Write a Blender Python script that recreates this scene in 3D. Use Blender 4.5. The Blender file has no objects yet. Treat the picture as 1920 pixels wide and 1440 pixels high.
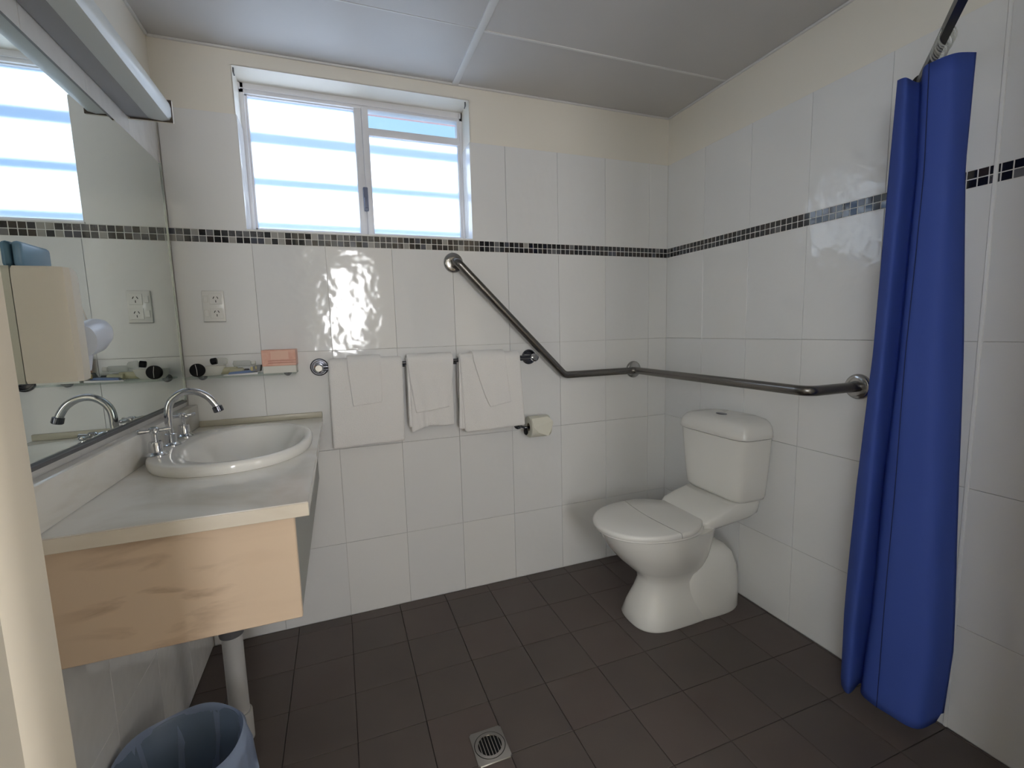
import bpy, bmesh, math, random
from mathutils import Vector, Matrix, noise
random.seed(7)
PI = math.pi
SC = bpy.context.scene
COL = SC.collection
V = Vector

# ------------------------------------------------------------------ camera
yaw, pitch, roll = 0.3563, -0.1178, -0.0267
cyw, syw, cp, sp = math.cos(yaw), math.sin(yaw), math.cos(pitch), math.sin(pitch)
fw = V((syw*cp, cyw*cp, sp)); rt = V((cyw, -syw, 0)); up = rt.cross(fw)
cr, sr = math.cos(roll), math.sin(roll)
rt, up = cr*rt + sr*up, -sr*rt + cr*up
cam = bpy.data.cameras.new('camera'); cam_o = bpy.data.objects.new('camera', cam); COL.objects.link(cam_o)
M = Matrix((rt, up, -fw)).transposed().to_4x4(); M.translation = V((-1.5882, -1.9688, 1.1858))
cam_o.matrix_world = M
cam.sensor_width = 36; cam.lens = 867.64/1920*36; cam.clip_start = .02
SC.camera = cam_o

# ------------------------------------------------------------------ world, sun, exposure
w = bpy.data.worlds.new('sky'); SC.world = w; w.use_nodes = True
bg = w.node_tree.nodes['Background']; bg.inputs[0].default_value = (.42, .70, .95, 1); bg.inputs[1].default_value = 1.25
sun = bpy.data.lights.new('sun', 'SUN'); sun.energy = 15.0; sun.angle = math.radians(13); sun.color = (1, .97, .93)
so = bpy.data.objects.new('sun', sun); COL.objects.link(so)
so.rotation_euler = V((0.13, 1, .29)).normalized().to_track_quat('Z', 'Y').to_euler()
PANE_EMIT = .45            # frosted glass in the window, lit from outside
REAR_EMIT = 26.0; SIDE_L_EMIT = 7.8; SIDE_R_EMIT = 4.3           # daylit glass of the rear window; side values drive added fill panes
SC.view_settings.view_transform = 'Standard'; SC.view_settings.look = 'None'
SC.view_settings.exposure = 0.05; SC.view_settings.gamma = 1
SC.view_settings.use_curve_mapping = False
SC.cycles.max_bounces = 16; SC.cycles.diffuse_bounces = 12; SC.cycles.glossy_bounces = 5
SC.cycles.transmission_bounces = 8; SC.cycles.transparent_max_bounces = 8
SC.cycles.sample_clamp_indirect = 8.0
SC.cycles.use_denoising = True

# ------------------------------------------------------------------ materials
MATS = {}
def mat(name, col, rough=.5, metal=0., spec=.5, coat=0., bump=None, mott=None, sheen=0., trans=0., ior=None, alpha=1., emit=None):
    if name in MATS: return MATS[name]
    m = bpy.data.materials.new(name); m.use_nodes = True; MATS[name] = m
    nt = m.node_tree; b = nt.nodes['Principled BSDF']
    b.inputs['Base Color'].default_value = (*col, 1)
    b.inputs['Roughness'].default_value = rough; b.inputs['Metallic'].default_value = metal
    b.inputs['Specular IOR Level'].default_value = spec; b.inputs['Coat Weight'].default_value = coat
    b.inputs['Sheen Weight'].default_value = sheen
    b.inputs['Transmission Weight'].default_value = trans; b.inputs['Alpha'].default_value = alpha
    if ior: b.inputs['IOR'].default_value = ior
    if emit:
        b.inputs['Emission Color'].default_value = (*emit[0], 1); b.inputs['Emission Strength'].default_value = emit[1]
    tc = None
    if bump or mott:
        tc = nt.nodes.new('ShaderNodeTexCoord')
    if bump:   # (scale, strength, distance[, detail])
        n = nt.nodes.new('ShaderNodeTexNoise'); n.inputs['Scale'].default_value = bump[0]
        n.inputs['Detail'].default_value = bump[3] if len(bump) > 3 else 2
        bp = nt.nodes.new('ShaderNodeBump'); bp.inputs['Strength'].default_value = bump[1]; bp.inputs['Distance'].default_value = bump[2]
        geo = nt.nodes.new('ShaderNodeNewGeometry')
        nt.links.new(geo.outputs['Position'], n.inputs['Vector']); nt.links.new(n.outputs['Fac'], bp.inputs['Height'])
        nt.links.new(bp.outputs['Normal'], b.inputs['Normal'])
    if mott:   # (colour2, scale, lo, hi[, stretch, distortion])
        n = nt.nodes.new('ShaderNodeTexNoise'); n.inputs['Scale'].default_value = mott[1]; n.inputs['Detail'].default_value = 6
        if len(mott) > 5: n.inputs['Distortion'].default_value = mott[5]
        mp = nt.nodes.new('ShaderNodeMapping'); geo = nt.nodes.new('ShaderNodeNewGeometry')
        nt.links.new(geo.outputs['Position'], mp.inputs['Vector'])
        if len(mott) > 4: mp.inputs['Scale'].default_value = mott[4]; mp.inputs['Rotation'].default_value = (0, .35, 0)
        nt.links.new(mp.outputs['Vector'], n.inputs['Vector'])
        r = nt.nodes.new('ShaderNodeValToRGB'); r.color_ramp.elements[0].position = mott[2]; r.color_ramp.elements[1].position = mott[3]
        r.color_ramp.elements[0].color = (*col, 1); r.color_ramp.elements[1].color = (*mott[0], 1)
        nt.links.new(n.outputs['Fac'], r.inputs['Fac']); nt.links.new(r.outputs['Color'], b.inputs['Base Color'])
    return m

TILE = mat('white_glazed_tile', (.80, .80, .795), .085, bump=(11, .6, .005))
TILE2 = mat('white_glazed_tile_cool', (.78, .785, .79), .085, bump=(12, .6, .005))
GROUT = mat('pale_grout', (.60, .59, .57), .8)
PAINT = mat('cream_wall_paint', (.80, .765, .69), .5, bump=(60, .1, .001))
CEIL = mat('ceiling_sheet', (.60, .59, .59), .45, mott=((.565, .555, .555), 2, .3, .7))
CSTRIP = mat('ceiling_strip', (.72, .72, .72), .4)
FLOOR = mat('brown_floor_tile', (.100, .076, .070), .45, spec=.4, mott=((.112, .090, .082), 5, .3, .7), bump=(90, .15, .001, 4))
FLOOR2 = mat('charcoal_floor_tile', (.092, .074, .069), .45, spec=.4, mott=((.104, .084, .076), 6, .3, .7), bump=(90, .15, .001, 4))
FGROUT = mat('dark_grout', (.060, .047, .043), .9)
MOS = [mat('mosaic_black', (.012, .012, .014), .06, coat=.5), mat('mosaic_brown', (.035, .027, .025), .08, coat=.5),
       mat('mosaic_charcoal', (.04, .042, .046), .08), mat('mosaic_grey', (.15, .15, .155), .12),
       mat('mosaic_slate', (.085, .09, .11), .1), mat('mosaic_pale', (.33, .32, .30), .15)]
MOS_BUMP = mat('mosaic_rippled_glass', (.05, .05, .055), .05, coat=1, bump=(160, 1, .004))
ALU = mat('white_window_frame', (.74, .74, .77), .35)
CHROME = mat('chrome', (.62, .63, .65), .09, 1)
CHROME_D = mat('worn_chrome', (.16, .165, .19), .16, 1)  # chrome in a darker tone
STEEL = mat('satin_steel', (.20, .19, .178), .27, 1, bump=(150, .08, .001))
STEEL_P = mat('polished_steel_flange', (.42, .41, .40), .14, 1)
CERAMIC = mat('white_ceramic', (.80, .79, .755), .08, coat=.3)
PLASTIC = mat('white_plastic', (.78, .77, .74), .22)
PLASTIC_P = mat('white_pipe_plastic', (.50, .50, .50), .35)
GREYPL = mat('grey_plastic', (.12, .12, .13), .5)
CREAMPL = mat('cream_plastic', (.80, .76, .67), .4)
TOWEL = mat('white_terry_cloth', (.90, .885, .875), .95, sheen=.4, bump=(420, .7, .004, 4))
CURT = mat('royal_blue_curtain', (.070, .125, .47), .7, spec=.25, bump=(260, .12, .001))
def thin_cloth(m, frac, col):
    nt = m.node_tree; b = nt.nodes['Principled BSDF']; tr = nt.nodes.new('ShaderNodeBsdfTranslucent'); tr.inputs[0].default_value = (*col, 1)
    mx = nt.nodes.new('ShaderNodeMixShader'); mx.inputs[0].default_value = frac
    nt.links.new(b.outputs[0], mx.inputs[1]); nt.links.new(tr.outputs[0], mx.inputs[2]); nt.links.new(mx.outputs[0], nt.nodes['Material Output'].inputs[0])
thin_cloth(CURT, .3, (.05, .13, .62))
CURT_S = mat('dark_blue_seam', (.010, .018, .10), .8)
BLACK = mat('black', (.006, .006, .007), .6, spec=.2)
DARKM = mat('dark_bronze_rail', (.035, .033, .03), .3, .8)
PAPER = mat('tissue_paper', (.72, .71, .62), .9)
CREAMTRIM = mat('cream_gloss_trim', (.74, .69, .60), .35)
LAMP = mat('frosted_diffuser', (.70, .74, .75), .3)
LAMPB = mat('fitting_grey', (.36, .37, .40), .4)
PEACH = mat('peach_card', (.66, .33, .24), .4, mott=((.72, .42, .32), 30, .4, .6))
BLUEL = mat('blue_sachet', (.16, .22, .38), .35)
def see_through(name, tint, milky, col, rough=.05):
    m = bpy.data.materials.new(name); m.use_nodes = True; nt = m.node_tree; b = nt.nodes['Principled BSDF']
    b.inputs['Base Color'].default_value = (*col, 1); b.inputs['Roughness'].default_value = rough
    tr = nt.nodes.new('ShaderNodeBsdfTransparent'); tr.inputs[0].default_value = (*tint, 1); mx = nt.nodes.new('ShaderNodeMixShader')
    mx.inputs[0].default_value = milky; nt.links.new(tr.outputs[0], mx.inputs[1]); nt.links.new(b.outputs[0], mx.inputs[2])
    nt.links.new(mx.outputs[0], nt.nodes['Material Output'].inputs[0]); return m
CLEAR = see_through('clear_plastic', (.93, .94, .93), .30, (.75, .75, .73))
GLASS = see_through('shelf_glass', (.86, .90, .88), .14, (.8, .84, .82))
BOTTLE = see_through('pale_gel', (.9, .88, .75), .6, (.66, .63, .46), .15)
SOAPW = mat('white_soap_wrap', (.66, .65, .60), .5)
PALEB = mat('pale_blue_plastic', (.16, .30, .44), .25)
DRYER = mat('pale_dryer_plastic', (.66, .72, .84), .28)
BINM = mat('pale_blue_bin', (.16, .22, .32), .45)
EAVE = mat('pink_eave_board', (.60, .36, .36), .7)
BARS = mat('blue_grey_bars', (.30, .38, .48), .5)
MIRROR = mat('mirror_silver', (.74, .79, .77), .0, 1)
SILV = mat('mirror_edge', (.55, .60, .58), .1, .6)
DARKE = mat('dark_edge', (.05, .05, .045), .4)

def marble(name, base, vein, scale, lo, hi, rough):
    m = mat(name, base, rough, mott=(vein, scale, lo, hi, (1.0, 1.0, 2.6), 1.2)); return m
COUNTER = marble('pale_marble_laminate', (.80, .79, .76), (.62, .58, .51), 3.0, .48, .78, .16)
COUNTER_E = marble('cream_counter_edge', (.80, .735, .63), (.72, .65, .54), 3.0, .5, .8, .12)
def panel_material():
    m = mat('veined_beige_laminate', (.50, .43, .345), .3)
    nt = m.node_tree; b = nt.nodes['Principled BSDF']
    geo = nt.nodes.new('ShaderNodeNewGeometry')
    mp = nt.nodes.new('ShaderNodeMapping'); mp.inputs['Rotation'].default_value = (0, -.5, 0); mp.inputs['Scale'].default_value = (2.4, 1, 9)
    n = nt.nodes.new('ShaderNodeTexNoise'); n.inputs['Scale'].default_value = 2.2; n.inputs['Detail'].default_value = 7; n.inputs['Distortion'].default_value = 1.1
    nt.links.new(geo.outputs['Position'], mp.inputs['Vector']); nt.links.new(mp.outputs['Vector'], n.inputs['Vector'])
    r = nt.nodes.new('ShaderNodeValToRGB'); r.color_ramp.elements[0].position = .50; r.color_ramp.elements[1].position = .72
    nt.links.new(n.outputs['Fac'], r.inputs['Fac'])
    # veins gather around one patch of the panel
    sub = nt.nodes.new('ShaderNodeVectorMath'); sub.operation = 'DISTANCE'; sub.inputs[1].default_value = (-1.93, -.98, .715)
    nt.links.new(geo.outputs['Position'], sub.inputs[0])
    fall = nt.nodes.new('ShaderNodeMapRange'); fall.inputs['From Min'].default_value = .03; fall.inputs['From Max'].default_value = .15
    fall.inputs['To Min'].default_value = 1; fall.inputs['To Max'].default_value = .06
    nt.links.new(sub.outputs['Value'], fall.inputs['Value'])
    mul = nt.nodes.new('ShaderNodeMath'); mul.operation = 'MULTIPLY'
    nt.links.new(r.outputs['Color'], mul.inputs[0]); nt.links.new(fall.outputs['Result'], mul.inputs[1])
    mx = nt.nodes.new('ShaderNodeMixRGB'); mx.inputs[1].default_value = (.72, .565, .42, 1); mx.inputs[2].default_value = (.33, .20, .12, 1)
    nt.links.new(mul.outputs[0], mx.inputs[0]); nt.links.new(mx.outputs[0], b.inputs['Base Color'])
    return m
PANEL = panel_material()

def frosted_pane():
    m = bpy.data.materials.new('frosted_window_glass'); m.use_nodes = True; nt = m.node_tree; nt.nodes.clear()
    out = nt.nodes.new('ShaderNodeOutputMaterial'); tr = nt.nodes.new('ShaderNodeBsdfTranslucent'); tr.inputs[0].default_value = (.88, .92, .95, 1)
    gl = nt.nodes.new('ShaderNodeBsdfGlossy'); gl.inputs['Roughness'].default_value = .15
    fr = nt.nodes.new('ShaderNodeFresnel'); mx = nt.nodes.new('ShaderNodeMixShader')
    em = nt.nodes.new('ShaderNodeEmission'); em.inputs[0].default_value = (.22, .36, .66, 1); em.inputs[1].default_value = PANE_EMIT
    ad = nt.nodes.new('ShaderNodeAddShader')
    nt.links.new(fr.outputs[0], mx.inputs[0]); nt.links.new(tr.outputs[0], mx.inputs[1]); nt.links.new(gl.outputs[0], mx.inputs[2])
    nt.links.new(mx.outputs[0], ad.inputs[0]); nt.links.new(em.outputs[0], ad.inputs[1]); nt.links.new(ad.outputs[0], out.inputs[0])
    return m
FROST = frosted_pane()
def clear_pane():
    m = bpy.data.materials.new('clear_window_glass'); m.use_nodes = True; nt = m.node_tree; nt.nodes.clear()
    out = nt.nodes.new('ShaderNodeOutputMaterial'); tr = nt.nodes.new('ShaderNodeBsdfTransparent'); tr.inputs[0].default_value = (.95, .97, 1, 1)
    gl = nt.nodes.new('ShaderNodeBsdfGlossy'); gl.inputs['Roughness'].default_value = .02
    mx = nt.nodes.new('ShaderNodeMixShader'); mx.inputs[0].default_value = .05
    nt.links.new(tr.outputs[0], mx.inputs[1]); nt.links.new(gl.outputs[0], mx.inputs[2]); nt.links.new(mx.outputs[0], out.inputs[0])
    return m
CLEARP = clear_pane()
REARG = mat('daylit_obscure_glass', (.8, .8, .8), .3, emit=((.985, .99, 1), REAR_EMIT))

SIDEL = mat('daylit_net_curtain_left', (.8, .8, .8), .5, emit=((.85, .93, 1), SIDE_L_EMIT))  # added fill glow, no curtain hangs there
SIDER = mat('daylit_net_curtain_right', (.8, .8, .8), .5, emit=((1, .97, .94), SIDE_R_EMIT))  # the same added fill from the opposite side

def liner_material():
    m = bpy.data.materials.new('thin_blue_liner'); m.use_nodes = True; nt = m.node_tree
    b = nt.nodes['Principled BSDF']; b.inputs['Base Color'].default_value = (.38, .47, .66, 1); b.inputs['Roughness'].default_value = .3
    tr = nt.nodes.new('ShaderNodeBsdfTranslucent'); tr.inputs[0].default_value = (.40, .52, .75, 1)
    mx = nt.nodes.new('ShaderNodeMixShader'); mx.inputs[0].default_value = .35
    out = nt.nodes['Material Output']
    nt.links.new(b.outputs[0], mx.inputs[1]); nt.links.new(tr.outputs[0], mx.inputs[2]); nt.links.new(mx.outputs[0], out.inputs[0])
    return m
LINER = liner_material()

# ------------------------------------------------------------------ helpers
def root_loc(o):
    L = V((0, 0, 0))
    while o is not None:
        L += o.location; o = o.parent
    return L
def smooth(bm, ang=35):
    a = math.radians(ang)
    for f in bm.faces: f.smooth = True
    for e in bm.edges:
        if len(e.link_faces) == 2 and e.calc_face_angle(0) > a: e.smooth = False
def obj(name, bm, m, parent=None, loc=None, sm=35, mods=None):
    """link a bmesh whose vertices are in world coordinates as one object"""
    bmesh.ops.recalc_face_normals(bm, faces=bm.faces)
    if sm: smooth(bm, sm)
    base = root_loc(parent) if parent else V((0, 0, 0))
    own = V(loc) if loc is not None else base
    bmesh.ops.translate(bm, verts=bm.verts, vec=-own)
    me = bpy.data.meshes.new(name); bm.to_mesh(me); bm.free()
    for mm in (m if isinstance(m, (list, tuple)) else [m]): me.materials.append(mm)
    o = bpy.data.objects.new(name, me); COL.objects.link(o)
    if parent: o.parent = parent
    o.location = own - base
    return o
def tag(o, label=None, cat=None, group=None, kind=None):
    if label: o['label'] = label
    if cat: o['category'] = cat
    if group: o['group'] = group
    if kind: o['kind'] = kind
    return o
def thing(name, label, cat, loc, group=None, kind=None):
    o = bpy.data.objects.new(name, None); COL.objects.link(o); o.location = loc; o.empty_display_size = .05
    return tag(o, label, cat, group, kind)
def nb(): return bmesh.new()
def box(bm, x0, x1, y0, y1, z0, z1, bev=0, seg=2):
    b2 = bmesh.new()
    bmesh.ops.create_cube(b2, size=1)
    for v in b2.verts:
        v.co = V(((x0+x1)/2 + v.co.x*(x1-x0), (y0+y1)/2 + v.co.y*(y1-y0), (z0+z1)/2 + v.co.z*(z1-z0)))
    if bev: bmesh.ops.bevel(b2, geom=list(b2.edges), offset=bev, segments=seg, affect='EDGES', profile=.5)
    merge(bm, b2); return bm
def merge(bm, b2, mtx=None):
    if mtx: bmesh.ops.transform(b2, matrix=mtx, verts=b2.verts)
    vm = {v: bm.verts.new(v.co) for v in b2.verts}
    for f in b2.faces:
        try:
            nf = bm.faces.new([vm[v] for v in f.verts]); nf.material_index = f.material_index
        except ValueError: pass
    b2.free(); return bm
def loft(bm, rings, cap0=True, cap1=True, closed=True):
    vs = [[bm.verts.new(p) for p in r] for r in rings]
    n = len(rings[0])
    for a, b in zip(vs[:-1], vs[1:]):
        for i in range(n if closed else n-1):
            j = (i+1) % n
            bm.faces.new((a[i], a[j], b[j], b[i]))
    if cap0: bm.faces.new(vs[0][::-1])
    if cap1: bm.faces.new(vs[-1])
    return vs
def ring(cx, cy, z, rp, rn, ry, N=40, e=2., ryn=None):
    """closed outline: rp / rn radii towards +x / -x, ry half width; superellipse exponent e"""
    out = []
    for i in range(N):
        t = 2*PI*i/N; c, s = math.cos(t), math.sin(t)
        x = math.copysign(abs(c)**(2/e), c); y = math.copysign(abs(s)**(2/e), s)
        out.append(V((cx + x*(rp if c >= 0 else rn), cy + y*(ry if s >= 0 or ryn is None else ryn), z)))
    return out
def frame_of(d):
    d = d.normalized(); a = V((0, 0, 1)) if abs(d.z) < .9 else V((1, 0, 0))
    u = d.cross(a).normalized(); return u, d.cross(u).normalized()
def tube(bm, pts, r, N=12, caps=True):
    pts = [V(p) for p in pts]; rr = r if isinstance(r, (list, tuple)) else [r]*len(pts)
    rings = []; u = None
    for i, p in enumerate(pts):
        d = (pts[min(i+1, len(pts)-1)] - pts[max(i-1, 0)]).normalized()
        if u is None: u, v = frame_of(d)
        else:
            u = (u - d*u.dot(d)).normalized(); v = d.cross(u)
        rings.append([p + (u*math.cos(2*PI*k/N) + v*math.sin(2*PI*k/N))*rr[i] for k in range(N)])
    loft(bm, rings, caps, caps); return bm
def smoothpath(P, n=6):
    P = [V(p) for p in P]; out = []
    for i in range(len(P)-1):
        p0, p1, p2, p3 = P[max(i-1, 0)], P[i], P[i+1], P[min(i+2, len(P)-1)]
        for k in range(n):
            t = k/n
            out.append(.5*((2*p1) + (p2-p0)*t + (2*p0-5*p1+4*p2-p3)*t*t + (-p0+3*p1-3*p2+p3)*t**3))
    out.append(P[-1]); return out
def bendpath(P, R, n=8):
    """polyline with corners rounded to radius R"""
    P = [V(p) for p in P]; out = [P[0]]
    for i in range(1, len(P)-1):
        a, b, c = P[i-1], P[i], P[i+1]; d0 = (a-b).normalized(); d1 = (c-b).normalized()
        th = d0.angle(d1); L = min(R/math.tan(th/2), (a-b).length*.49, (c-b).length*.49)
        s, e = b + d0*L, b + d1*L
        for k in range(n+1):
            t = k/n; out.append((1-t)**2*s + 2*t*(1-t)*b + t*t*e)
    out.append(P[-1]); return out
def lathe(bm, prof, origin, axis=(0, 0, 1), N=28, closed_ends=True):
    """prof: list of (radius, height along axis)"""
    ax = V(axis).normalized(); u, v = frame_of(ax); o = V(origin)
    rings = [[o + ax*h + (u*math.cos(2*PI*k/N) + v*math.sin(2*PI*k/N))*max(r, 1e-4) for k in range(N)] for r, h in prof]
    loft(bm, rings, closed_ends, closed_ends); return bm

# flat piece meshes (tiles): front face at local z=0, body behind it; shared by size
PIECE = {}
def piece_mesh(w, h, t, c, m, name):
    key = (round(w, 4), round(h, 4), t, c, m.name)
    if key in PIECE: return PIECE[key]
    bm = bmesh.new(); W, H = w/2, h/2
    outline = lambda ww, hh, z: [V((-ww, -hh, z)), V((ww, -hh, z)), V((ww, hh, z)), V((-ww, hh, z))]
    loft(bm, [outline(W, H, -t), outline(W, H, -c), outline(W-c, H-c, 0)])
    bmesh.ops.recalc_face_normals(bm, faces=bm.faces)
    me = bpy.data.meshes.new(name); bm.to_mesh(me); bm.free(); me.materials.append(m); PIECE[key] = me
    return me
AX = {'back': Matrix(((1, 0, 0), (0, 0, -1), (0, 1, 0))).transposed(),   # placeholder, set below
      }
def basis(x, y, z): return Matrix((x, y, z)).transposed()
AX = {'back': basis(V((1, 0, 0)), V((0, 0, 1)), V((0, -1, 0))),
      'right': basis(V((0, -1, 0)), V((0, 0, 1)), V((-1, 0, 0))),
      'left': basis(V((0, 1, 0)), V((0, 0, 1)), V((1, 0, 0))),
      'floor': basis(V((1, 0, 0)), V((0, 1, 0)), V((0, 0, 1)))}
def piece(name, parent, side, pos, w, h, t, c, m, tilt=.0):
    o = bpy.data.objects.new(name, piece_mesh(w, h, t, c, m, name)); COL.objects.link(o); o.parent = parent
    R = AX[side].to_4x4()
    if tilt: R = R @ Matrix.Rotation(random.uniform(-tilt, tilt), 4, 'X') @ Matrix.Rotation(random.uniform(-tilt, tilt), 4, 'Y')
    R.translation = V(pos) - root_loc(parent); o.matrix_basis = R
    return o

# ------------------------------------------------------------------ room shell
W, DEPTH, H = 2.115, 1.62, 2.19
T = .008                       # tile thickness, tile faces lie in the wall plane
Z1, Z2, Z3, ZM, ZMT, ZT = .3205, .7205, 1.1205, 1.522, 1.568, 1.969
WX0, WX1, WZ0, WZ1, WD = -1.876, -1.012, 1.574, 2.135, .12

bm = nb(); box(bm, -W-.15, .15, -DEPTH-.15, .2, -.12, -.0075); fl = obj('floor', bm, FGROUT); tag(fl, kind='structure')
bm = nb()
box(bm, -W-.15, WX0, .0065, .2, -.1, H+.1); box(bm, WX1, .15, .0065, .2, -.1, H+.1)
box(bm, WX0, WX1, .0065, .2, -.1, WZ0-.006); box(bm, WX0, WX1, .0065, .2, WZ1, H+.1)
wb = obj('wall_back', bm, GROUT); tag(wb, kind='structure')
bm = nb(); box(bm, .0065, .15, -DEPTH-.15, .0065, -.1, H+.1); wr = obj('wall_right', bm, GROUT); tag(wr, kind='structure')
bm = nb(); box(bm, -W-.15, -W-.0065, -DEPTH-.15, .0065, -.1, H+.1); wl = obj('wall_left', bm, GROUT); tag(wl, kind='structure')
DOX0, DOX1, DOZ = -1.785, -.48, 2.06      # the wide doorway the photograph is taken through
bm = nb()
box(bm, -W-.15, DOX0, -DEPTH-.10, -DEPTH, -.1, H+.1); box(bm, DOX1, .15, -DEPTH-.10, -DEPTH, -.1, H+.1)
box(bm, DOX0, DOX1, -DEPTH-.10, -DEPTH, DOZ, H+.1)
wf = obj('wall_front', bm, PAINT); tag(wf, kind='structure')
# the bedroom beyond the doorway, behind the photographer
BX0, BX1, BY1, BY2, BH = -3.2, 1.0, -4.05, -DEPTH-.10, 2.4
RX0, RX1, RZ0, RZ1 = -1.63, -1.26, .98, 2.02
LY0_, LY1_, LZ0_, LZ1_ = -3.95, -3.02, .95, 2.2
bm = nb(); box(bm, BX0, BX1, BY1-.1, BY2-.002, -.12, -.002); tag(obj('floor_bedroom', bm, mat('beige_carpet', (.36, .32, .28), .95, bump=(300, .5, .004))), kind='structure')
bm = nb(); box(bm, BX0-.1, BX1+.1, BY1-.1, BY2, BH, BH+.1); tag(obj('ceiling_bedroom', bm, PAINT), kind='structure')
for n, x0, x1 in (('left', BX0-.1, BX0), ('right', BX1, BX1+.1)):
    bm = nb(); box(bm, x0, x1, BY1-.1, LY0_, -.1, BH); box(bm, x0, x1, LY1_, BY2+.1, -.1, BH)
    box(bm, x0, x1, LY0_, LY1_, -.1, LZ0_); box(bm, x0, x1, LY0_, LY1_, LZ1_, BH)
    tag(obj('wall_bedroom_'+n, bm, PAINT), kind='structure')
bm = nb()
box(bm, BX0, RX0, BY1-.1, BY1, -.1, BH); box(bm, RX1, BX1, BY1-.1, BY1, -.1, BH)
box(bm, RX0, RX1, BY1-.1, BY1, -.1, RZ0); box(bm, RX0, RX1, BY1-.1, BY1, RZ1, BH)
tag(obj('wall_bedroom_far', bm, PAINT), kind='structure')
bm = nb(); box(bm, BX0, -W-.14, BY2-.001, BY2+.1, -.1, BH); box(bm, .14, BX1, BY2-.001, BY2+.1, -.1, BH); box(bm, BX0, BX1, BY2-.001, BY2+.1, H+.09, BH)
tag(obj('wall_bedroom_near', bm, PAINT), kind='structure')
bm = nb(); box(bm, -.98, -.55, -2.45, -2.25, -.002, BH); tag(obj('wall_bedroom_nib', bm, PAINT), kind='structure')  # unseen short wall added to keep rear light off the toilet corner
# painted band above the tiles
bm = nb()
box(bm, -W-.006, WX0, .003, .008, ZT, H); box(bm, WX1, .006, .003, .008, ZT, H); box(bm, WX0, WX1, .003, .008, WZ1, H)
box(bm, WX0-.001, WX0+.002, .003, WD, ZT, WZ1); box(bm, WX1-.002, WX1+.001, .003, WD, ZT, WZ1); box(bm, WX0, WX1, .003, WD, WZ1-.002, WZ1+.001)
obj('painted_band', bm, PAINT, wb)
bm = nb(); box(bm, .003, .008, -DEPTH, .007, ZT, H); obj('painted_band', bm, PAINT, wr)
bm = nb(); box(bm, -W-.008, -W-.003, -DEPTH, .007, ZT, H); obj('painted_band', bm, PAINT, wl)

# ceiling sheets with cover strips
bm = nb(); box(bm, -W-.15, .15, -DEPTH-.15, .2, H+.006, H+.12); ce = obj('ceiling', bm, GROUT); tag(ce, kind='structure')
JX, JY = -1.07, -.36
for (a, b) in ((-W, JX-.004), (JX+.004, 0)):
    for (c, d) in ((-DEPTH, JY-.002), (JY+.002, .003)):
        bm = nb(); box(bm, a, b, c, d, H, H+.008, .0015, 1); obj('ceiling_panel', bm, CEIL, ce)
bm = nb(); box(bm, JX-.013, JX+.013, -DEPTH, .003, H-.006, H+.003, .002, 2); obj('cover_strip', bm, CSTRIP, ce)
bm = nb(); box(bm, JX+.013, 0, JY-.005, JY+.005, H-.003, H+.003, .0008, 1); obj('cover_strip', bm, CSTRIP, ce)
bm = nb(); box(bm, -W, JX-.013, JY-.0025, JY+.0025, H-.001, H+.003, .0005, 1); obj('cover_strip', bm, CSTRIP, ce)
def trimbox(n, m, *a):
    bm = nb(); box(bm, *a); return tag(obj(n, bm, m), kind='structure')
trimbox('trim_1', CSTRIP, -W, 0, -.006, .004, H-.008, H, .003)
trimbox('trim_2', CSTRIP, -.006, .004, -DEPTH, -.006, H-.008, H, .003)
trimbox('trim_3', CSTRIP, -W-.004, -W+.006, -DEPTH, -.006, H-.008, H, .003)

# floor tiles, 200 mm
GAP = .002
def spans(lo, hi, start, step):
    k = math.floor((lo-start)/step); out = []
    x = start + k*step
    while x < hi - 1e-6:
        a, b = max(x, lo), min(x+step, hi)
        if b-a > .008: out.append((a, b))
        x += step
    return out
for (a, b) in spans(-W, 0, -.01, .2):
    for (c, d) in spans(-DEPTH, 0, -.06, .2):
        piece('floor_tile', fl, 'floor', ((a+b)/2, (c+d)/2, 0), b-a-GAP, d-c-GAP, .008, .0007, random.choice((FLOOR, FLOOR2)), .0008)

# wall tiles 250 x 400 mm in a stack bond, with the mosaic band
ROWS = [(0, Z1), (Z1, Z2), (Z2, Z3), (Z3, ZM), (ZMT, ZT)]
G = .0013
def sub(iv, cut):
    a, b = iv; c, d = cut
    out = []
    if a < min(b, c): out.append((a, min(b, c)))
    if b > max(a, d): out.append((max(a, d), b))
    return [q for q in out if q[1]-q[0] > .008]
for (z0, z1) in ROWS:
    for iv in spans(-W, 0, -.11, .25):
        for (a, b) in (sub(iv, (WX0, WX1)) if z0 > 1.5 else [iv]):
            piece('wall_tile', wb, 'back', ((a+b)/2, 0, (z0+z1)/2), b-a-G, z1-z0-G, T, .0005, random.choice((TILE, TILE2)), .0012)
    for (a, b) in spans(-DEPTH, 0, 0, .25):
        piece('wall_tile', wr, 'right', (0, (a+b)/2, (z0+z1)/2), b-a-G, z1-z0-G, T, .0005, random.choice((TILE, TILE2)), .0012)
    for (a, b) in spans(-DEPTH, 0, 0, .25):
        piece('wall_tile', wl, 'left', (-W, (a+b)/2, (z0+z1)/2), b-a-G, z1-z0-G, T, .0008, TILE, .001)
P = (ZMT-ZM)/2
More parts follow.
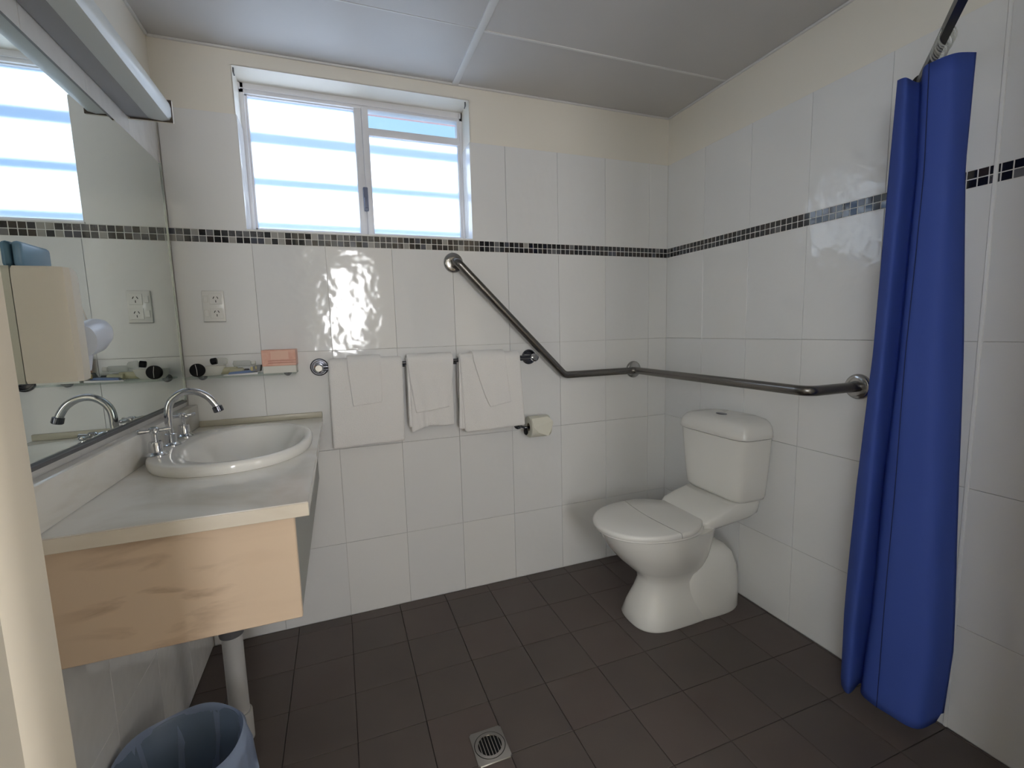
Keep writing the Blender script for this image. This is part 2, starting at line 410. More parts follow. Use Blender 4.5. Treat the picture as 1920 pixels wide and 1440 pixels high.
def mosaic(parent, side, lo, hi, fix):
    n = int(round((hi-lo)/P))
    for i in range(n):
        c = hi - P*(i+.5)
        for r in range(2):
            q = random.random(); dark = .80 if side == 'back' else .86
            if side == 'back' and c < -1.2: dark = .42  # greyer mix puts the reflected light at the left into the tile colours
            m = (MOS[0] if random.random() < .6 else MOS[1] if random.random() < .6 else MOS[2]) if q < dark else random.choice((MOS[2], MOS[3], MOS[4], MOS[4], MOS_BUMP, MOS_BUMP, MOS[5]))
            if m is MOS[5] and side != 'back': m = MOS[2]
            z = ZM + P*(r+.5)
            pos = (c, -.0005, z) if side == 'back' else (-.0005, c, z) if side == 'right' else (-W+.0005, c, z)
            piece('mosaic_tile', parent, side, pos, P-.0025, P-.0025, .007, .0006, m, .02)
mosaic(wb, 'back', -W+.0065, 0, 0)
mosaic(wr, 'right', -P*70, 0, 0)
for par, side, y0, y1 in ((wr, 'right', -DEPTH, -P*70), (wl, 'left', -DEPTH, 0)):      # out of view / behind the mirror
    bm = nb(); y = y0
    while y < y1-.01:
        for r in range(2):
            x0, x1 = (-.0005, .006) if side == 'right' else (-W-.006, -W+.0005)
            box(bm, x0, x1, y+.001, y+P-.001, ZM+P*r+.001, ZM+P*(r+1)-.001)
        y += P
    o = obj('mosaic_strip', bm, MOS[0], par); o['kind'] = 'stuff'
bm = nb(); box(bm, -W+.001, -.001, .0004, .0066, ZM-.001, ZMT+.001); obj('mosaic_grout', bm, mat('white_mosaic_grout', (.74, .73, .71), .7), wb)
bm = nb(); box(bm, .0004, .0066, -DEPTH, -.001, ZM-.001, ZMT+.001); obj('mosaic_grout', bm, mat('white_mosaic_grout', (.74, .73, .71), .7), wr)
for x0, x1 in ((-W-.006, -W+.0016), (-.0016, .006)):
    bm = nb(); box(bm, x0, x1, -.0016, .006, 0, ZT); obj('corner_bead', bm, GROUT, wb)
# tile trim line on the right wall
trimbox('trim_4', mat('white_tile_trim', (.86, .86, .86), .15), -.005, .006, -1.260, -1.251, 0, ZT, .003)

# ------------------------------------------------------------------ the window
win = thing('window_1', None, None, (-1.444, WD, WZ0), kind='structure')
for (x, s) in ((WX0, 'left'), (WX1, 'right')):       # tiled reveals up to the paint line
    bm = nb(); x0, x1 = (x-.002, x+.005) if s == 'left' else (x-.005, x+.002)
    box(bm, x0, x1, 0.0005, WD-.001, WZ0, ZT, .001, 1); obj('reveal_tile', bm, TILE, win)
bm = nb(); box(bm, WX0, WX1, -.002, WD-.001, WZ0-.007, WZ0, .001, 1); obj('sill_tile', bm, TILE, win)
FY0, FY1 = WD, WD+.045
bm = nb()
box(bm, WX0, WX0+.018, FY0, FY1, WZ0, WZ1, .002); box(bm, WX1-.015, WX1, FY0, FY1, WZ0, WZ1, .002)
box(bm, WX0, WX1, FY0, FY1, WZ1-.038, WZ1, .002); box(bm, WX0, WX1, FY0-.012, FY1, WZ0, WZ0+.022, .002)
obj('frame', bm, ALU, win)
bm = nb()   # left sash
SX0, SX1, SZ0, SZ1 = WX0+.012, -1.437, WZ0+.018, WZ1-.032
box(bm, SX0, SX0+.014, FY0+.012, FY1+.01, SZ0, SZ1, .001, 1); box(bm, SX1-.030, SX1, FY0+.004, FY1, SZ0, SZ1, .003)
box(bm, SX0, SX1, FY0+.012, FY1+.01, SZ0, SZ0+.014, .001, 1); box(bm, SX0, SX1, FY0+.012, FY1+.01, SZ1-.010, SZ1, .001, 1)
ls = obj('sash', bm, ALU, win)
bm = nb(); box(bm, SX0+.01, SX1-.02, FY0+.028, FY0+.032, SZ0+.01, SZ1-.008); obj('frosted_pane', bm, FROST, ls)
bm = nb()   # right sash
RX_0, RX_1 = -1.437, WX1-.010
box(bm, RX_0, RX_0+.026, FY0-.004, FY1-.01, SZ0, SZ1, .003); box(bm, RX_1-.014, RX_1, FY0+.004, FY1-.005, SZ0, SZ1, .001, 1)
box(bm, RX_0, RX_1, FY0+.002, FY1-.01, SZ0, SZ0+.012, .001, 1); box(bm, RX_0, RX_1, FY0+.002, FY1-.01, 1.997, 2.027, .002)
rs = obj('sash', bm, ALU, win)
bm = nb(); box(bm, RX_0+.02, RX_1-.008, FY0+.014, FY0+.018, SZ0+.008, 2.000); obj('frosted_pane', bm, FROST, rs)
bm = nb(); box(bm, RX_0+.02, RX_1-.008, FY0+.014, FY0+.018, 2.024, SZ1); obj('clear_pane', bm, CLEARP, rs)
bm = nb(); box(bm, -1.449, -1.430, FY0-.018, FY0-.002, 1.69, 1.785, .004)
box(bm, -1.446, -1.433, FY0-.026, FY0-.012, 1.70, 1.745, .003); obj('catch', bm, mat('blue_grey_catch', (.16, .18, .26), .4), rs)
# what stands outside
for z, h in ((1.970, .044), (1.806, .032), (1.640, .028)):
    bm = nb(); box(bm, -2.35, -.55, .215, .221, z-h/2, z+h/2, .002)
    tag(obj('window_bar', bm, BARS), 'blue-grey bar across the outside of the frosted window, %s of the three' % {1.970: 'highest', 1.806: 'middle', 1.640: 'lowest'}[z], 'bar', 'bars outside the window')
bm = nb(); box(bm, -2.8, .2, .2, .50, 2.245, 2.27); box(bm, -2.8, .2, .49, .51, 2.238, 2.34)
ev = obj('eave', bm, EAVE); tag(ev, 'pinkish eave board seen through the clear strip at the window top', 'eave')

# narrow daylit window behind the photographer (light source of the room, seen only as reflections)
w2 = thing('window_2', None, None, (-1.47, BY1, RZ0), kind='structure')
bm = nb(); e = .02
box(bm, RX0, RX0+e, BY1-.05, BY1+.01, RZ0, RZ1); box(bm, RX1-e, RX1, BY1-.05, BY1+.01, RZ0, RZ1)
box(bm, RX0, RX1, BY1-.05, BY1+.01, RZ0, RZ0+e); box(bm, RX0, RX1, BY1-.05, BY1+.01, RZ1-e, RZ1)
obj('frame', bm, ALU, w2)
bm = nb(); box(bm, RX0, RX1, BY1-.03, BY1-.025, RZ0, RZ1); obj('pane', bm, REARG, w2)
for n, x, d, m_ in (('window_3', BX0, -1, SIDEL), ('window_4', BX1, 1, SIDER)):      # unseen glowing panes added at the bedroom sides to brighten the bathroom
    w3 = thing(n, None, None, (x, -2.95, LZ0_), kind='structure')
    bm = nb(); xa, xb = sorted((x-d*.01, x+d*.05))
    box(bm, xa, xb, LY0_, LY0_+.03, LZ0_, LZ1_); box(bm, xa, xb, LY1_-.03, LY1_, LZ0_, LZ1_); box(bm, xa, xb, LY0_, LY1_, LZ0_, LZ0_+.03); box(bm, xa, xb, LY0_, LY1_, LZ1_-.03, LZ1_)
    obj('frame', bm, ALU, w3)
    bm = nb(); xa, xb = sorted((x+d*.03, x+d*.035)); box(bm, xa, xb, LY0_, LY1_, LZ0_, LZ1_); obj('pane', bm, m_, w3)

# thin wire with hooks along the window head
cw = thing('curtain_wire', 'thin white net-curtain wire hooked along the top of the window frame', 'wire', (-1.444, WD-.004, 2.125))
bm = nb(); tube(bm, [(WX0+.006, WD-.004, 2.112), (WX1-.02, WD-.004, 2.108)], .0022, 8); obj('wire', bm, ALU, cw)
for x in (WX0+.004, WX1-.012):
    bm = nb(); tube(bm, [(x, WD-.006, 2.106), (x, WD-.010, 2.118), (x, WD-.006, 2.128)], .004, 8); obj('hook', bm, ALU, cw)
    bm = nb(); tube(bm, [(x, .02, 2.1345), (x, .02, 2.118)], .003, 8); tube(bm, [(x, .02, 2.118), (x, .035, 2.115)], .0025, 8); obj('screw', bm, GREYPL, cw)

# ------------------------------------------------------------------ foreground door architrave at the left edge
bm = nb()
prof = [(-W+.004, -1.634), (-1.802, -1.634), (-1.792, -1.630), (-1.784, -1.622), (-1.780, -1.614), (-1.7785, -1.605), (-1.7785, -1.588), (-W+.004, -1.588)]
loft(bm, [[V((x, y, 0.001)) for x, y in prof], [V((x, y, H-.001)) for x, y in prof]])
tag(obj('trim_5', bm, CREAMTRIM), kind='structure')

# ------------------------------------------------------------------ mirror
mi = thing('mirror', 'large frameless wall mirror above the vanity counter', 'mirror', (-W+.001, -.68, .965))
MY0, MY1, MZ0, MZ1 = -1.38, -.028, .966, 1.772
bm = nb(); box(bm, -W+.0008, -W+.005, MY0, MY1, MZ0, MZ1); obj('backing', bm, DARKE, mi)
bm = nb()
c = .008
o1 = [V((-W+.005, MY0, MZ0)), V((-W+.005, MY1, MZ0)), V((-W+.005, MY1, MZ1)), V((-W+.005, MY0, MZ1))]
o2 = [V((-W+.0062, MY0+c, MZ0+c)), V((-W+.0062, MY1-c, MZ0+c)), V((-W+.0062, MY1-c, MZ1-c)), V((-W+.0062, MY0+c, MZ1-c))]
loft(bm, [o1, o2]); obj('silvered_glass', bm, MIRROR, mi, sm=0)
bm = nb(); box(bm, -W+.001, -W+.012, MY0, MY1-.01, MZ0-.006, MZ0+.001); obj('bottom_channel', bm, GREYPL, mi)
bm = nb(); box(bm, -W+.0005, -W+.009, MY1, MY1+.004, MZ0, MZ1); obj('side_strip', bm, SILV, mi)

# ------------------------------------------------------------------ light fitting over the mirror
lf = thing('strip_light', 'long white strip light fitting mounted above the mirror', 'light', (-W, -.9, 1.825))
LY0, LY1 = -1.36, -.25
bm = nb(); box(bm, -W+.001, -2.062, LY0, LY1, 1.826, 1.892, .002); obj('channel', bm, LAMPB, lf)
prof = [(-2.062, 1.8265), (-2.03, 1.824), (-2.012, 1.828), (-2.006, 1.838), (-2.005, 1.862), (-2.008, 1.874), (-2.02, 1.880), (-2.062, 1.882)]
bm = nb(); loft(bm, [[V((x, LY0+.004, z)) for x, z in prof], [V((x, LY1-.004, z)) for x, z in prof]]); obj('diffuser', bm, LAMP, lf)
bm = nb(); box(bm, -W+.001, -2.003, LY1-.002, LY1+.006, 1.822, 1.886, .002); obj('end_cap', bm, CREAMPL, lf)
bm = nb(); box(bm, -W+.006, -2.0035, LY1-.005, LY1-.002, 1.8225, 1.885); obj('end_gasket', bm, mat('brown_gasket', (.08, .06, .045), .6), lf)  # brown strip puts the dark gap at the fitting's end into colour
bm = nb(); box(bm, -W+.001, -2.003, LY0-.006, LY0+.002, 1.822, 1.886, .002); obj('end_cap', bm, CREAMPL, lf)

# ------------------------------------------------------------------ vanity
va = thing('vanity', 'cream vanity with veined beige front and marbled counter under the mirror', 'vanity', (-W, -.5, .61))
CX1, CY0, CZ = -1.664, -1.003, .860
bm = nb(); N = 64; o_ = []; i_ = []
for k in range(N):
    a = 2*PI*(k+.5)/N; c, s = math.cos(a), math.sin(a)
    i_.append((-1.866+.165*c, -.465+.240*s))
    x0, x1, y0, y1 = -W+.001, CX1, CY0, -.001; t = min(((x1+1.866)/c if c > 0 else (x0+1.866)/c), ((y1+.465)/s if s > 0 else (y0+.465)/s))
    o_.append([-1.866+t*c, -.465+t*s])
for (qx, qy) in ((x0, y0), (x0, y1), (x1, y0), (x1, y1)):
    j = min(range(N), key=lambda k: (o_[k][0]-qx)**2+(o_[k][1]-qy)**2); o_[j] = [qx, qy]
lp = lambda P_, z: [V((x, y, z)) for x, y in P_]
vs = loft(bm, [lp(i_, CZ), lp(o_, CZ), lp(o_, CZ-.028), lp(i_, CZ-.028)], False, False)
for k in range(N): bm.faces.new((vs[3][k], vs[3][(k+1) % N], vs[0][(k+1) % N], vs[0][k]))
obj('countertop', bm, COUNTER, va)
bm = nb(); box(bm, -W+.001, CX1+.0008, CY0-.0022, CY0+.002, CZ-.0285, CZ-.0022, .001, 1); obj('front_edge', bm, COUNTER_E, va)
bm = nb(); box(bm, -W+.001, -W+.034, CY0+.003, -.001, CZ, .944, .004, 2); obj('upstand', bm, COUNTER, va)
bm = nb(); box(bm, -W+.034, CX1, -.014, -.001, CZ, CZ+.022, .003, 2); obj('upstand', bm, mat('beige_upstand', (.50, .47, .38), .35), va)
bm = nb(); box(bm, -W+.001, -1.692, -.985, -.967, .612, CZ-.028, .002, 1); obj('front_panel', bm, PANEL, va)
bm = nb(); box(bm, -1.710, -1.694, -.967, -.001, .612, CZ-.028); obj('side_panel', bm, mat('grey_side_board', (.36, .37, .35), .5), va)
bm = nb(); box(bm, -W+.001, -1.710, -.03, -.001, .64, CZ-.028); obj('back_rail', bm, GREYPL, va)

# basin set into the counter
ba = thing('basin', 'white oval basin with raised rim set into the vanity counter', 'basin', (-1.868, -.515, CZ))
def outl(k, z, e=2.25):
    return ring(-1.878, -.462, z, .199*k, .199*k, .266*k, 56, e)
bx, by = -1.852, -.465
bm = nb()
rings = [outl(.985, CZ+.0005), outl(1.0, CZ+.008), outl(1.0, CZ+.018), outl(.988, CZ+.025), outl(.965, CZ+.028)]
inner = lambda a, b, z, cx=bx: ring(cx, by, z, a, a, b, 56, 2.1)
rings += [inner(.157, .238, CZ+.0265), inner(.149, .230, CZ+.021), inner(.139, .216, CZ+.004), inner(.122, .19, CZ-.025),
          inner(.095, .15, CZ-.062), inner(.055, .09, CZ-.082), inner(.024, .024, CZ-.088)]
loft(bm, rings, False, False); obj('bowl', bm, CERAMIC, ba, sm=60)
bm = nb(); lathe(bm, [(.022, 0), (.022, .004), (.016, .005), (.012, .002)], (bx, by, CZ-.089)); obj('waste_ring', bm, CHROME, ba)
bm = nb(); lathe(bm, [(.0045, 0), (.0045, .002)], (-1.7235, -.46, CZ-.004), (-1, 0, .3), 16); obj('overflow_hole', bm, BLACK, ba)
bm = nb(); tube(bm, [(-1.925, -.515, CZ-.075), (-1.925, -.515, CZ-.2)], .001, 6); bm.free()

def basin_tap(y, lab, rot):
    t = thing('basin_tap', lab, 'tap', (-2.046, y, CZ+.028), 'taps on the basin')
    z0 = CZ+.027
    bm = nb(); lathe(bm, [(.027, 0), (.027, .003), (.021, .006), (.0165, .009), (.0150, .033), (.013, .036)], (-2.046, y, z0), N=24); obj('flange', bm, CHROME, t)
    bm = nb(); lathe(bm, [(.0075, .034), (.0075, .056), (.011, .057), (.011, .070), (.008, .073)], (-2.046, y, z0), N=16); obj('spindle', bm, CHROME, t)
    for k in range(4):
        a = rot + k*PI/2; d = V((math.cos(a), math.sin(a), 0)); c0 = V((-2.046, y, z0+.064))
        bm = nb(); tube(bm, [c0+d*.007, c0+d*.018, c0+d*.030, c0+d*.034, c0+d*.036], [.0042, .0048, .0062, .0055, .001], 12); obj('handle_arm', bm, CHROME, t)
    return t
basin_tap(-.548, 'chrome cross-handle tap nearer the camera, left of the basin spout', .35)
basin_tap(-.314, 'chrome cross-handle tap farther from the camera, behind the basin spout', .6)
sp_ = thing('basin_spout', 'tall chrome gooseneck spout standing between the two basin taps', 'spout', (-2.047, -.431, CZ+.028))
bm = nb(); lathe(bm, [(.025, 0), (.025, .003), (.018, .006), (.0155, .009), (.0150, .032), (.0125, .034)], (-2.047, -.431, CZ+.027)); obj('flange', bm, CHROME, sp_)
pts = smoothpath([(-2.047, -.431, CZ+.055), (-2.047, -.431, .955), (-2.0443, -0.4300, 0.9932), (-2.0309, -0.4290, 1.0178), (-2.0053, -0.4280, 1.0343), (-1.9766, -0.4270, 1.0332), (-1.9499, -0.4260, 1.0178), (-1.9335, -0.4250, 0.9953), (-1.9264, -0.4250, 0.9768)], 6)
bm = nb(); tube(bm, pts, .0098, 18); obj('neck', bm, CHROME, sp_)
bm = nb(); lathe(bm, [(.0098, -.002), (.013, 0), (.0135, .014), (.012, .016), (.008, .014)], (-1.9285, -.425, .986), (.30, 0, -1), 20); obj('aerator', bm, CHROME_D, sp_)

# waste pipe below the vanity
pp = thing('waste_pipe', 'white plastic waste pipe with grey coupling running from vanity to floor', 'pipe', (-1.93, -.515, 0))
bm = nb(); lathe(bm, [(.0265, .03), (.0265, .36)], (-1.93, -.515, 0), N=24); obj('pipe', bm, PLASTIC_P, pp)
bm = nb(); lathe(bm, [(.033, .0), (.033, .085), (.031, .09), (.027, .09)], (-1.93, -.515, .0005), N=24); obj('floor_socket', bm, PLASTIC_P, pp)
bm = nb(); lathe(bm, [(.031, .335), (.032, .34), (.032, .42), (.026, .43), (.026, .60)], (-1.93, -.515, 0), N=24); obj('coupling', bm, GREYPL, pp)
bm = nb(); tube(bm, bendpath([(-1.93, -.515, .59), (-1.93, -.515, .70), (-1.85, -.515, .72), (-1.85, -.515, .775)], .03), .02, 14); obj('trap', bm, GREYPL, pp)

# ------------------------------------------------------------------ bin
bi = thing('waste_bin', 'small round bin lined with a pale blue plastic bag under the vanity', 'bin', (-1.965, -.82, 0))
BC = (-1.980, -.825)
bm = nb(); lathe(bm, [(.088, 0.001), (.09, .005), (.121, .262), (.124, .268), (.121, .268), (.117, .262), (.087, .010), (.001, .009)], (BC[0], BC[1], 0), N=40); obj('body', bm, BINM, bi)
bm = nb(); NN = 72; rings = []
lv = [(.070, .02, .0), (.102, .12, .004), (.113, .20, .004), (.117, .262, .002), (.1245, .276, .002), (.131, .268, .002), (.133, .235, .007), (.131, .18, .010), (.132, .13, .014)]
for (r, z, am) in lv:
    rr = []
    for k in range(NN):
        a = 2*PI*k/NN
        ww = am*(math.sin(9*a+z*4)+.6*math.sin(17*a+1+z*20)+.4*math.sin(31*a+2)) if z < .262 else 0
        zz = z + (.010*math.sin(3*a+.5)+.006*math.sin(7*a) if r > .1315 and z < .14 else 0)
        if z > .26: zz += .003*math.sin(5*a+1)
        q = r + ww*.8 + (.010*math.exp(-((a-5.6)/.6)**2) if r > .13 else 0)
        q = min(q, .128 if math.cos(a) < -.3 else .149)
        rr.append(V((BC[0]+q*math.cos(a), BC[1]+q*math.sin(a), zz)))
    rings.append(rr)
loft(bm, rings, True, False); obj('liner_bag', bm, LINER, bi, sm=80)

# ------------------------------------------------------------------ toilet (faces -x, back against the right wall)
TY = -.492
to = thing('toilet', 'white close-coupled toilet with closed lid in the far right corner', 'toilet', (-.30, TY, 0))
def tr_(uf, ub, hw, z, N=44, e=2.2, c=None):
    """horizontal section: front at distance uf from wall, back at ub"""
    mid = c if c is not None else (uf+ub)/2
    return ring(-mid, TY, z, mid-ub, uf-mid, hw, N, e)
bm = nb()
loft(bm, [tr_(.560, .10, .113, .0008, e=2.7, c=.42), tr_(.566, .10, .116, .012, e=2.7, c=.42), tr_(.548, .12, .108, .06, e=2.6, c=.40),
          tr_(.520, .16, .094, .12, e=2.4, c=.38), tr_(.505, .20, .087, .165, e=2.3, c=.37), tr_(.512, .21, .094, .195, e=2.2, c=.38),
          tr_(.548, .20, .116, .225, e=2.1, c=.40), tr_(.600, .19, .143, .275, e=2.05, c=.43), tr_(.645, .18, .161, .33, e=2.05, c=.45),
          tr_(.672, .17, .170, .375, e=2.05, c=.46), tr_(.682, .15, .174, .398, e=2.05, c=.46)])
def dome(k, h, z, e=3.0):   # the trap bulge, proud of the pedestal
    return ring(-.215, TY, z, .160*k, .160*k, h, 44, e)
loft(bm, [dome(1.0, .110, .0008), dome(1.02, .114, .012), dome(1.02, .113, .08), dome(1.0, .111, .14), dome(.93, .106, .195), dome(.80, .098, .24), dome(.60, .080, .272), dome(.34, .050, .291), dome(.06, .012, .297)])
def deck(u0, u1, h0, h1, z):   # rear shelf carrying the cistern
    N = 44; out = []
    for i in range(N):
        t = 2*PI*i/N; c, s = math.cos(t), math.sin(t)
        x = math.copysign(abs(c)**(2/6), c); y = math.copysign(abs(s)**(2/6), s)
        u = (u0+u1)/2 - x*(u1-u0)/2; h = h0 + (h1-h0)*(u-u0)/(u1-u0)
        out.append(V((-u, TY + y*h, z)))
    return out
loft(bm, [deck(.06, .30, .085, .12, .376), deck(.02, .315, .112, .145, .398), deck(.006, .322, .130, .152, .418), deck(.004, .305, .134, .150, .440), deck(.004, .25, .134, .146, .458), deck(.006, .19, .130, .138, .474)])
obj('pan', bm, CERAMIC, to, sm=50)
bm = nb(); lathe(bm, [(.007, 0), (.007, .0015), (.001, .002)], (-.362, TY-.1005, .066), (0, -1, 0), 14); obj('fixing_hole', bm, BLACK, to)
# seat
bm = nb(); loft(bm, [tr_(.688, .262, .178, .400, e=2.1, c=.45), tr_(.694, .258, .182, .404, e=2.1, c=.45), tr_(.692, .258, .181, .411, e=2.1, c=.45)]); obj('seat', bm, PLASTIC, to)
# lid in two leaves with a fine joint across
def lid_half(u_lo, u_hi, name):
    bm2 = nb(); N = 96
    full = lambda k, z: ring(-.45, TY, z, (.45-.245)*k, (.700-.45)*k, .185*k, N, 2.15)
    def bend(p):
        u = -p.x; w = (p.y-TY)/.185; cut = .470 - .022*(1-w*w)*-1
        if u_lo is None: u = min(u, cut-.0008)
        else: u = max(u, cut+.0008)
        return V((-u, p.y, p.z))
    def tap(p):      # narrow towards the hinge
        u = -p.x; k = 1 - .22*max(0, (.42-u)/.18)**1.2 if u < .42 else 1
        return V((p.x, TY+(p.y-TY)*k, p.z))
    R = [[tap(p) for p in full(.992, .411)], [tap(p) for p in full(1.0, .415)], [tap(p) for p in full(1.0, .421)], [tap(p) for p in full(.988, .428)], [tap(p) for p in full(.955, .4315)], [tap(p) for p in full(.5, .4345)], [tap(p) for p in full(.02, .435)]]
    loft(bm2, R)
    geom = bm2.verts[:] + bm2.edges[:] + bm2.faces[:]
    co = V((-.462, TY, 0)); no = V((1, 0, 0))
    res = bmesh.ops.bisect_plane(bm2, geom=geom, plane_co=co + V((.0011 if name else -.0011, 0, 0)), plane_no=no if not name else -no, clear_outer=True)
    edges = [e_ for e_ in res['geom_cut'] if isinstance(e_, bmesh.types.BMEdge)]
    bmesh.ops.holes_fill(bm2, edges=edges)
    for v in bm2.verts:      # the joint bows towards the front
        w = (v.co.y-TY)/.185; f = max(0, 1-abs(v.co.x+.462)/.20)
        v.co.x -= .022*(1-w*w)*f
    return bm2
obj('lid_leaf', lid_half(0, 0, 0), PLASTIC, to, sm=50)
obj('lid_leaf', lid_half(0, 0, 1), PLASTIC, to, sm=50)
for s in (-1, 1):
    bm = nb(); tube(bm, [(-.245, TY+s*.10, .428), (-.245, TY+s*.055, .428)], .010, 12); obj('hinge', bm, PLASTIC, to)
# cistern
def cis(z, hw, u1, u0=.004, e=5.5, N=48):
    return ring(-(u0+u1)/2, TY, z, (u1-u0)/2, (u1-u0)/2, hw, N, e)
bm = nb(); loft(bm, [cis(.476, .135, .145), cis(.480, .150, .160), cis(.495, .158, .168), cis(.55, .165, .172), cis(.64, .174, .177), cis(.735, .181, .181)])
ct = obj('cistern', bm, CERAMIC, to, sm=50)
bm = nb(); loft(bm, [cis(.7375, .184, .185), cis(.741, .187, .188), cis(.760, .186, .187), cis(.780, .180, .182), cis(.795, .168, .172), cis(.804, .150, .158), cis(.809, .10, .12), cis(.810, .04, .105, .065)])
cl_ = obj('cistern_lid', bm, PLASTIC, to, sm=50)
bm = nb(); b2 = nb(); lathe(b2, [(.026, 0), (.026, .002), (.022, .0035), (.001, .003)], (0, 0, 0), N=28)
merge(bm, b2, Matrix.Translation((-.098, TY+.012, .8095)) @ Matrix.Diagonal((.62, 1, 1, 1))); obj('flush_button', bm, CHROME_D, cl_)

# ------------------------------------------------------------------ grab rail
gr = thing('grab_rail', 'long bent stainless grab rail around the corner behind the toilet', 'grab rail', (-.6, -.03, .97))
path = bendpath([(-1.107, -.004, 1.472), (-1.107, -.058, 1.472), (-.615, -.058, .969), (-.228, -.058, .969), (-.228, -.958, .969), (-.004, -.958, .969)], .045, 9)
path2 = path
bm = nb(); tube(bm, path2, .0165, 20); obj('bar', bm, STEEL, gr)
for (c0, ax) in (((-1.107, 0, 1.472), (0, -1, 0)), ((-.201, 0, .969), (0, -1, 0)), ((0, -.958, .969), (-1, 0, 0))):
    bm = nb(); lathe(bm, [(.042, .0006), (.042, .004), (.039, .010), (.034, .013), (.018, .014)], c0, ax, 36); obj('flange', bm, STEEL_P, gr)
bm = nb(); tube(bm, [(-.201, -.01, .969), (-.201, -.05, .969)], .011, 14); obj('standoff', bm, STEEL_P, gr)

# ------------------------------------------------------------------ towel rail, towels
tr = thing('towel_rail', 'chrome double towel rail on round wall rosettes holding white towels', 'towel rail', (-1.21, -.03, 1.06))
bm = nb(); tube(bm, [(-1.662, -.062, 1.062), (-.771, -.062, 1.062)], .0075, 14); obj('bar', bm, CHROME_D, tr)
bm = nb(); tube(bm, [(-1.662, -.020, 1.048), (-.771, -.020, 1.048)], .005, 14); obj('bar', bm, CHROME_D, tr)
for x in (-1.662, -.771):
    bm = nb(); lathe(bm, [(.034, .0006), (.034, .006), (.030, .010), (.026, .010), (.024, .007)], (x, 0, 1.058), (0, -1, 0), 32); obj('rosette', bm, CHROME_D, tr)
    bm = nb(); lathe(bm, [(.013, .006), (.013, .06), (.017, .064), (.017, .078), (.012, .082)], (x, 0, 1.058), (0, -1, 0), 24); obj('bracket', bm, CHROME, tr)
def towel(name_parent, xt, xf, zf, zb, r, th, seed, BY=-.062, BZ=1.062, name='cloth', wav=.004, lean=.0, bulge=0.):
    """xt=(left,right) at the rail; xf=(left,right) at front hem; zf=(zl,zr) front hem heights; zb back hem"""
    bm = nb(); NX, NF, NA, NBk = 22, 22, 10, 10; grid = []
    for j in range(NX+1):
        s = j/NX; col = []
        x_top = xt[0]+(xt[1]-xt[0])*s; x_bot = xf[0]+(xf[1]-xf[0])*s; zh = zf[0]+(zf[1]-zf[0])*s
        for i in range(NF):
            t = i/NF; z = zh + (BZ-zh)*t
            k = (1-t); w = wav*k*(math.sin(s*9+seed)+.6*math.sin(s*17+seed*2+t*3)) + .0012*noise.noise(V((s*8, t*8, seed)))
            col.append(V((x_bot+(x_top-x_bot)*t**.8, BY-r-w-lean*k-bulge*math.sin(PI*t), z)))
        for i in range(NA+1):
            a = PI*i/NA; col.append(V((x_top, BY - r*math.cos(a), BZ + r*math.sin(a)*1.0)))
        for i in range(1, NBk+1):
            t = i/NBk; col.append(V((x_top+(x_bot-x_top)*t*.3, BY + r*1.0, BZ-(BZ-zb)*t)))
        grid.append([bm.verts.new(p) for p in col])
    for a, b in zip(grid[:-1], grid[1:]):
        for i in range(len(a)-1): bm.faces.new((a[i], b[i], b[i+1], a[i+1]))
    o = obj(name, bm, TOWEL, name_parent, sm=80)
    md = o.modifiers.new('thick', 'SOLIDIFY'); md.thickness = th; md.offset = 0
    b_ = o.modifiers.new('round', 'BEVEL'); b_.width = th*.42; b_.segments = 3; b_.limit_method = 'ANGLE'; b_.angle_limit = 1.0
    return o
def towel_thing(name, lab, cat, x, grp): return thing(name, lab, cat, (x, -.062, 1.062), grp)
t1 = towel_thing('bath_towel', 'white folded bath towel at the left end of the towel rail, beside the vanity', 'towel', -1.49, 'bath towels on the rail')
towel(t1, (-1.628, -1.352), (-1.632, -1.358), (.742, .748), .80, .0190, .020, 1.3, wav=.002)
t2 = towel_thing('bath_towel', 'white folded bath towel at the right end of the towel rail', 'towel', -.97, 'bath towels on the rail')
towel(t2, (-1.118, -.846), (-1.104, -.828), (.752, .760), .80, .0190, .020, 4.1, wav=.003)
towel(t2, (-1.120, -1.098), (-1.128, -1.10), (.775, .768), .9, .0168, .008, 2.1, wav=.001, name='turned_edge')
f1 = towel_thing('face_cloth', 'white face cloth folded narrow over the left bath towel', 'face cloth', -1.5, 'face cloths over the bath towels')
towel(f1, (-1.560, -1.434), (-1.548, -1.440), (.905, .915), .93, .0345, .008, 2.3, wav=.001, lean=.001)
f2 = towel_thing('face_cloth', 'white face cloth folded narrow over the right bath towel', 'face cloth', -.98, 'face cloths over the bath towels')
towel(f2, (-1.062, -.918), (-.992, -.897), (.856, .874), .93, .0345, .008, 5.3, wav=.001, lean=.001)
h1 = towel_thing('hand_towel', 'crumpled white hand towel hanging between the two bath towels', 'towel', -1.24, None)
towel(h1, (-1.336, -1.150), (-1.338, -1.150), (.800, .792), .83, .0165, .012, .7, wav=.004, name='inner_fold')
towel(h1, (-1.334, -1.146), (-1.308, -1.168), (.856, .872), .86, .0300, .012, 3.7, wav=.003, name='outer_fold')
towel(h1, (-1.325, -1.262), (-1.328, -1.255), (.778, .800), .95, .0235, .006, 6.0, wav=.004, name='hanging_corner')

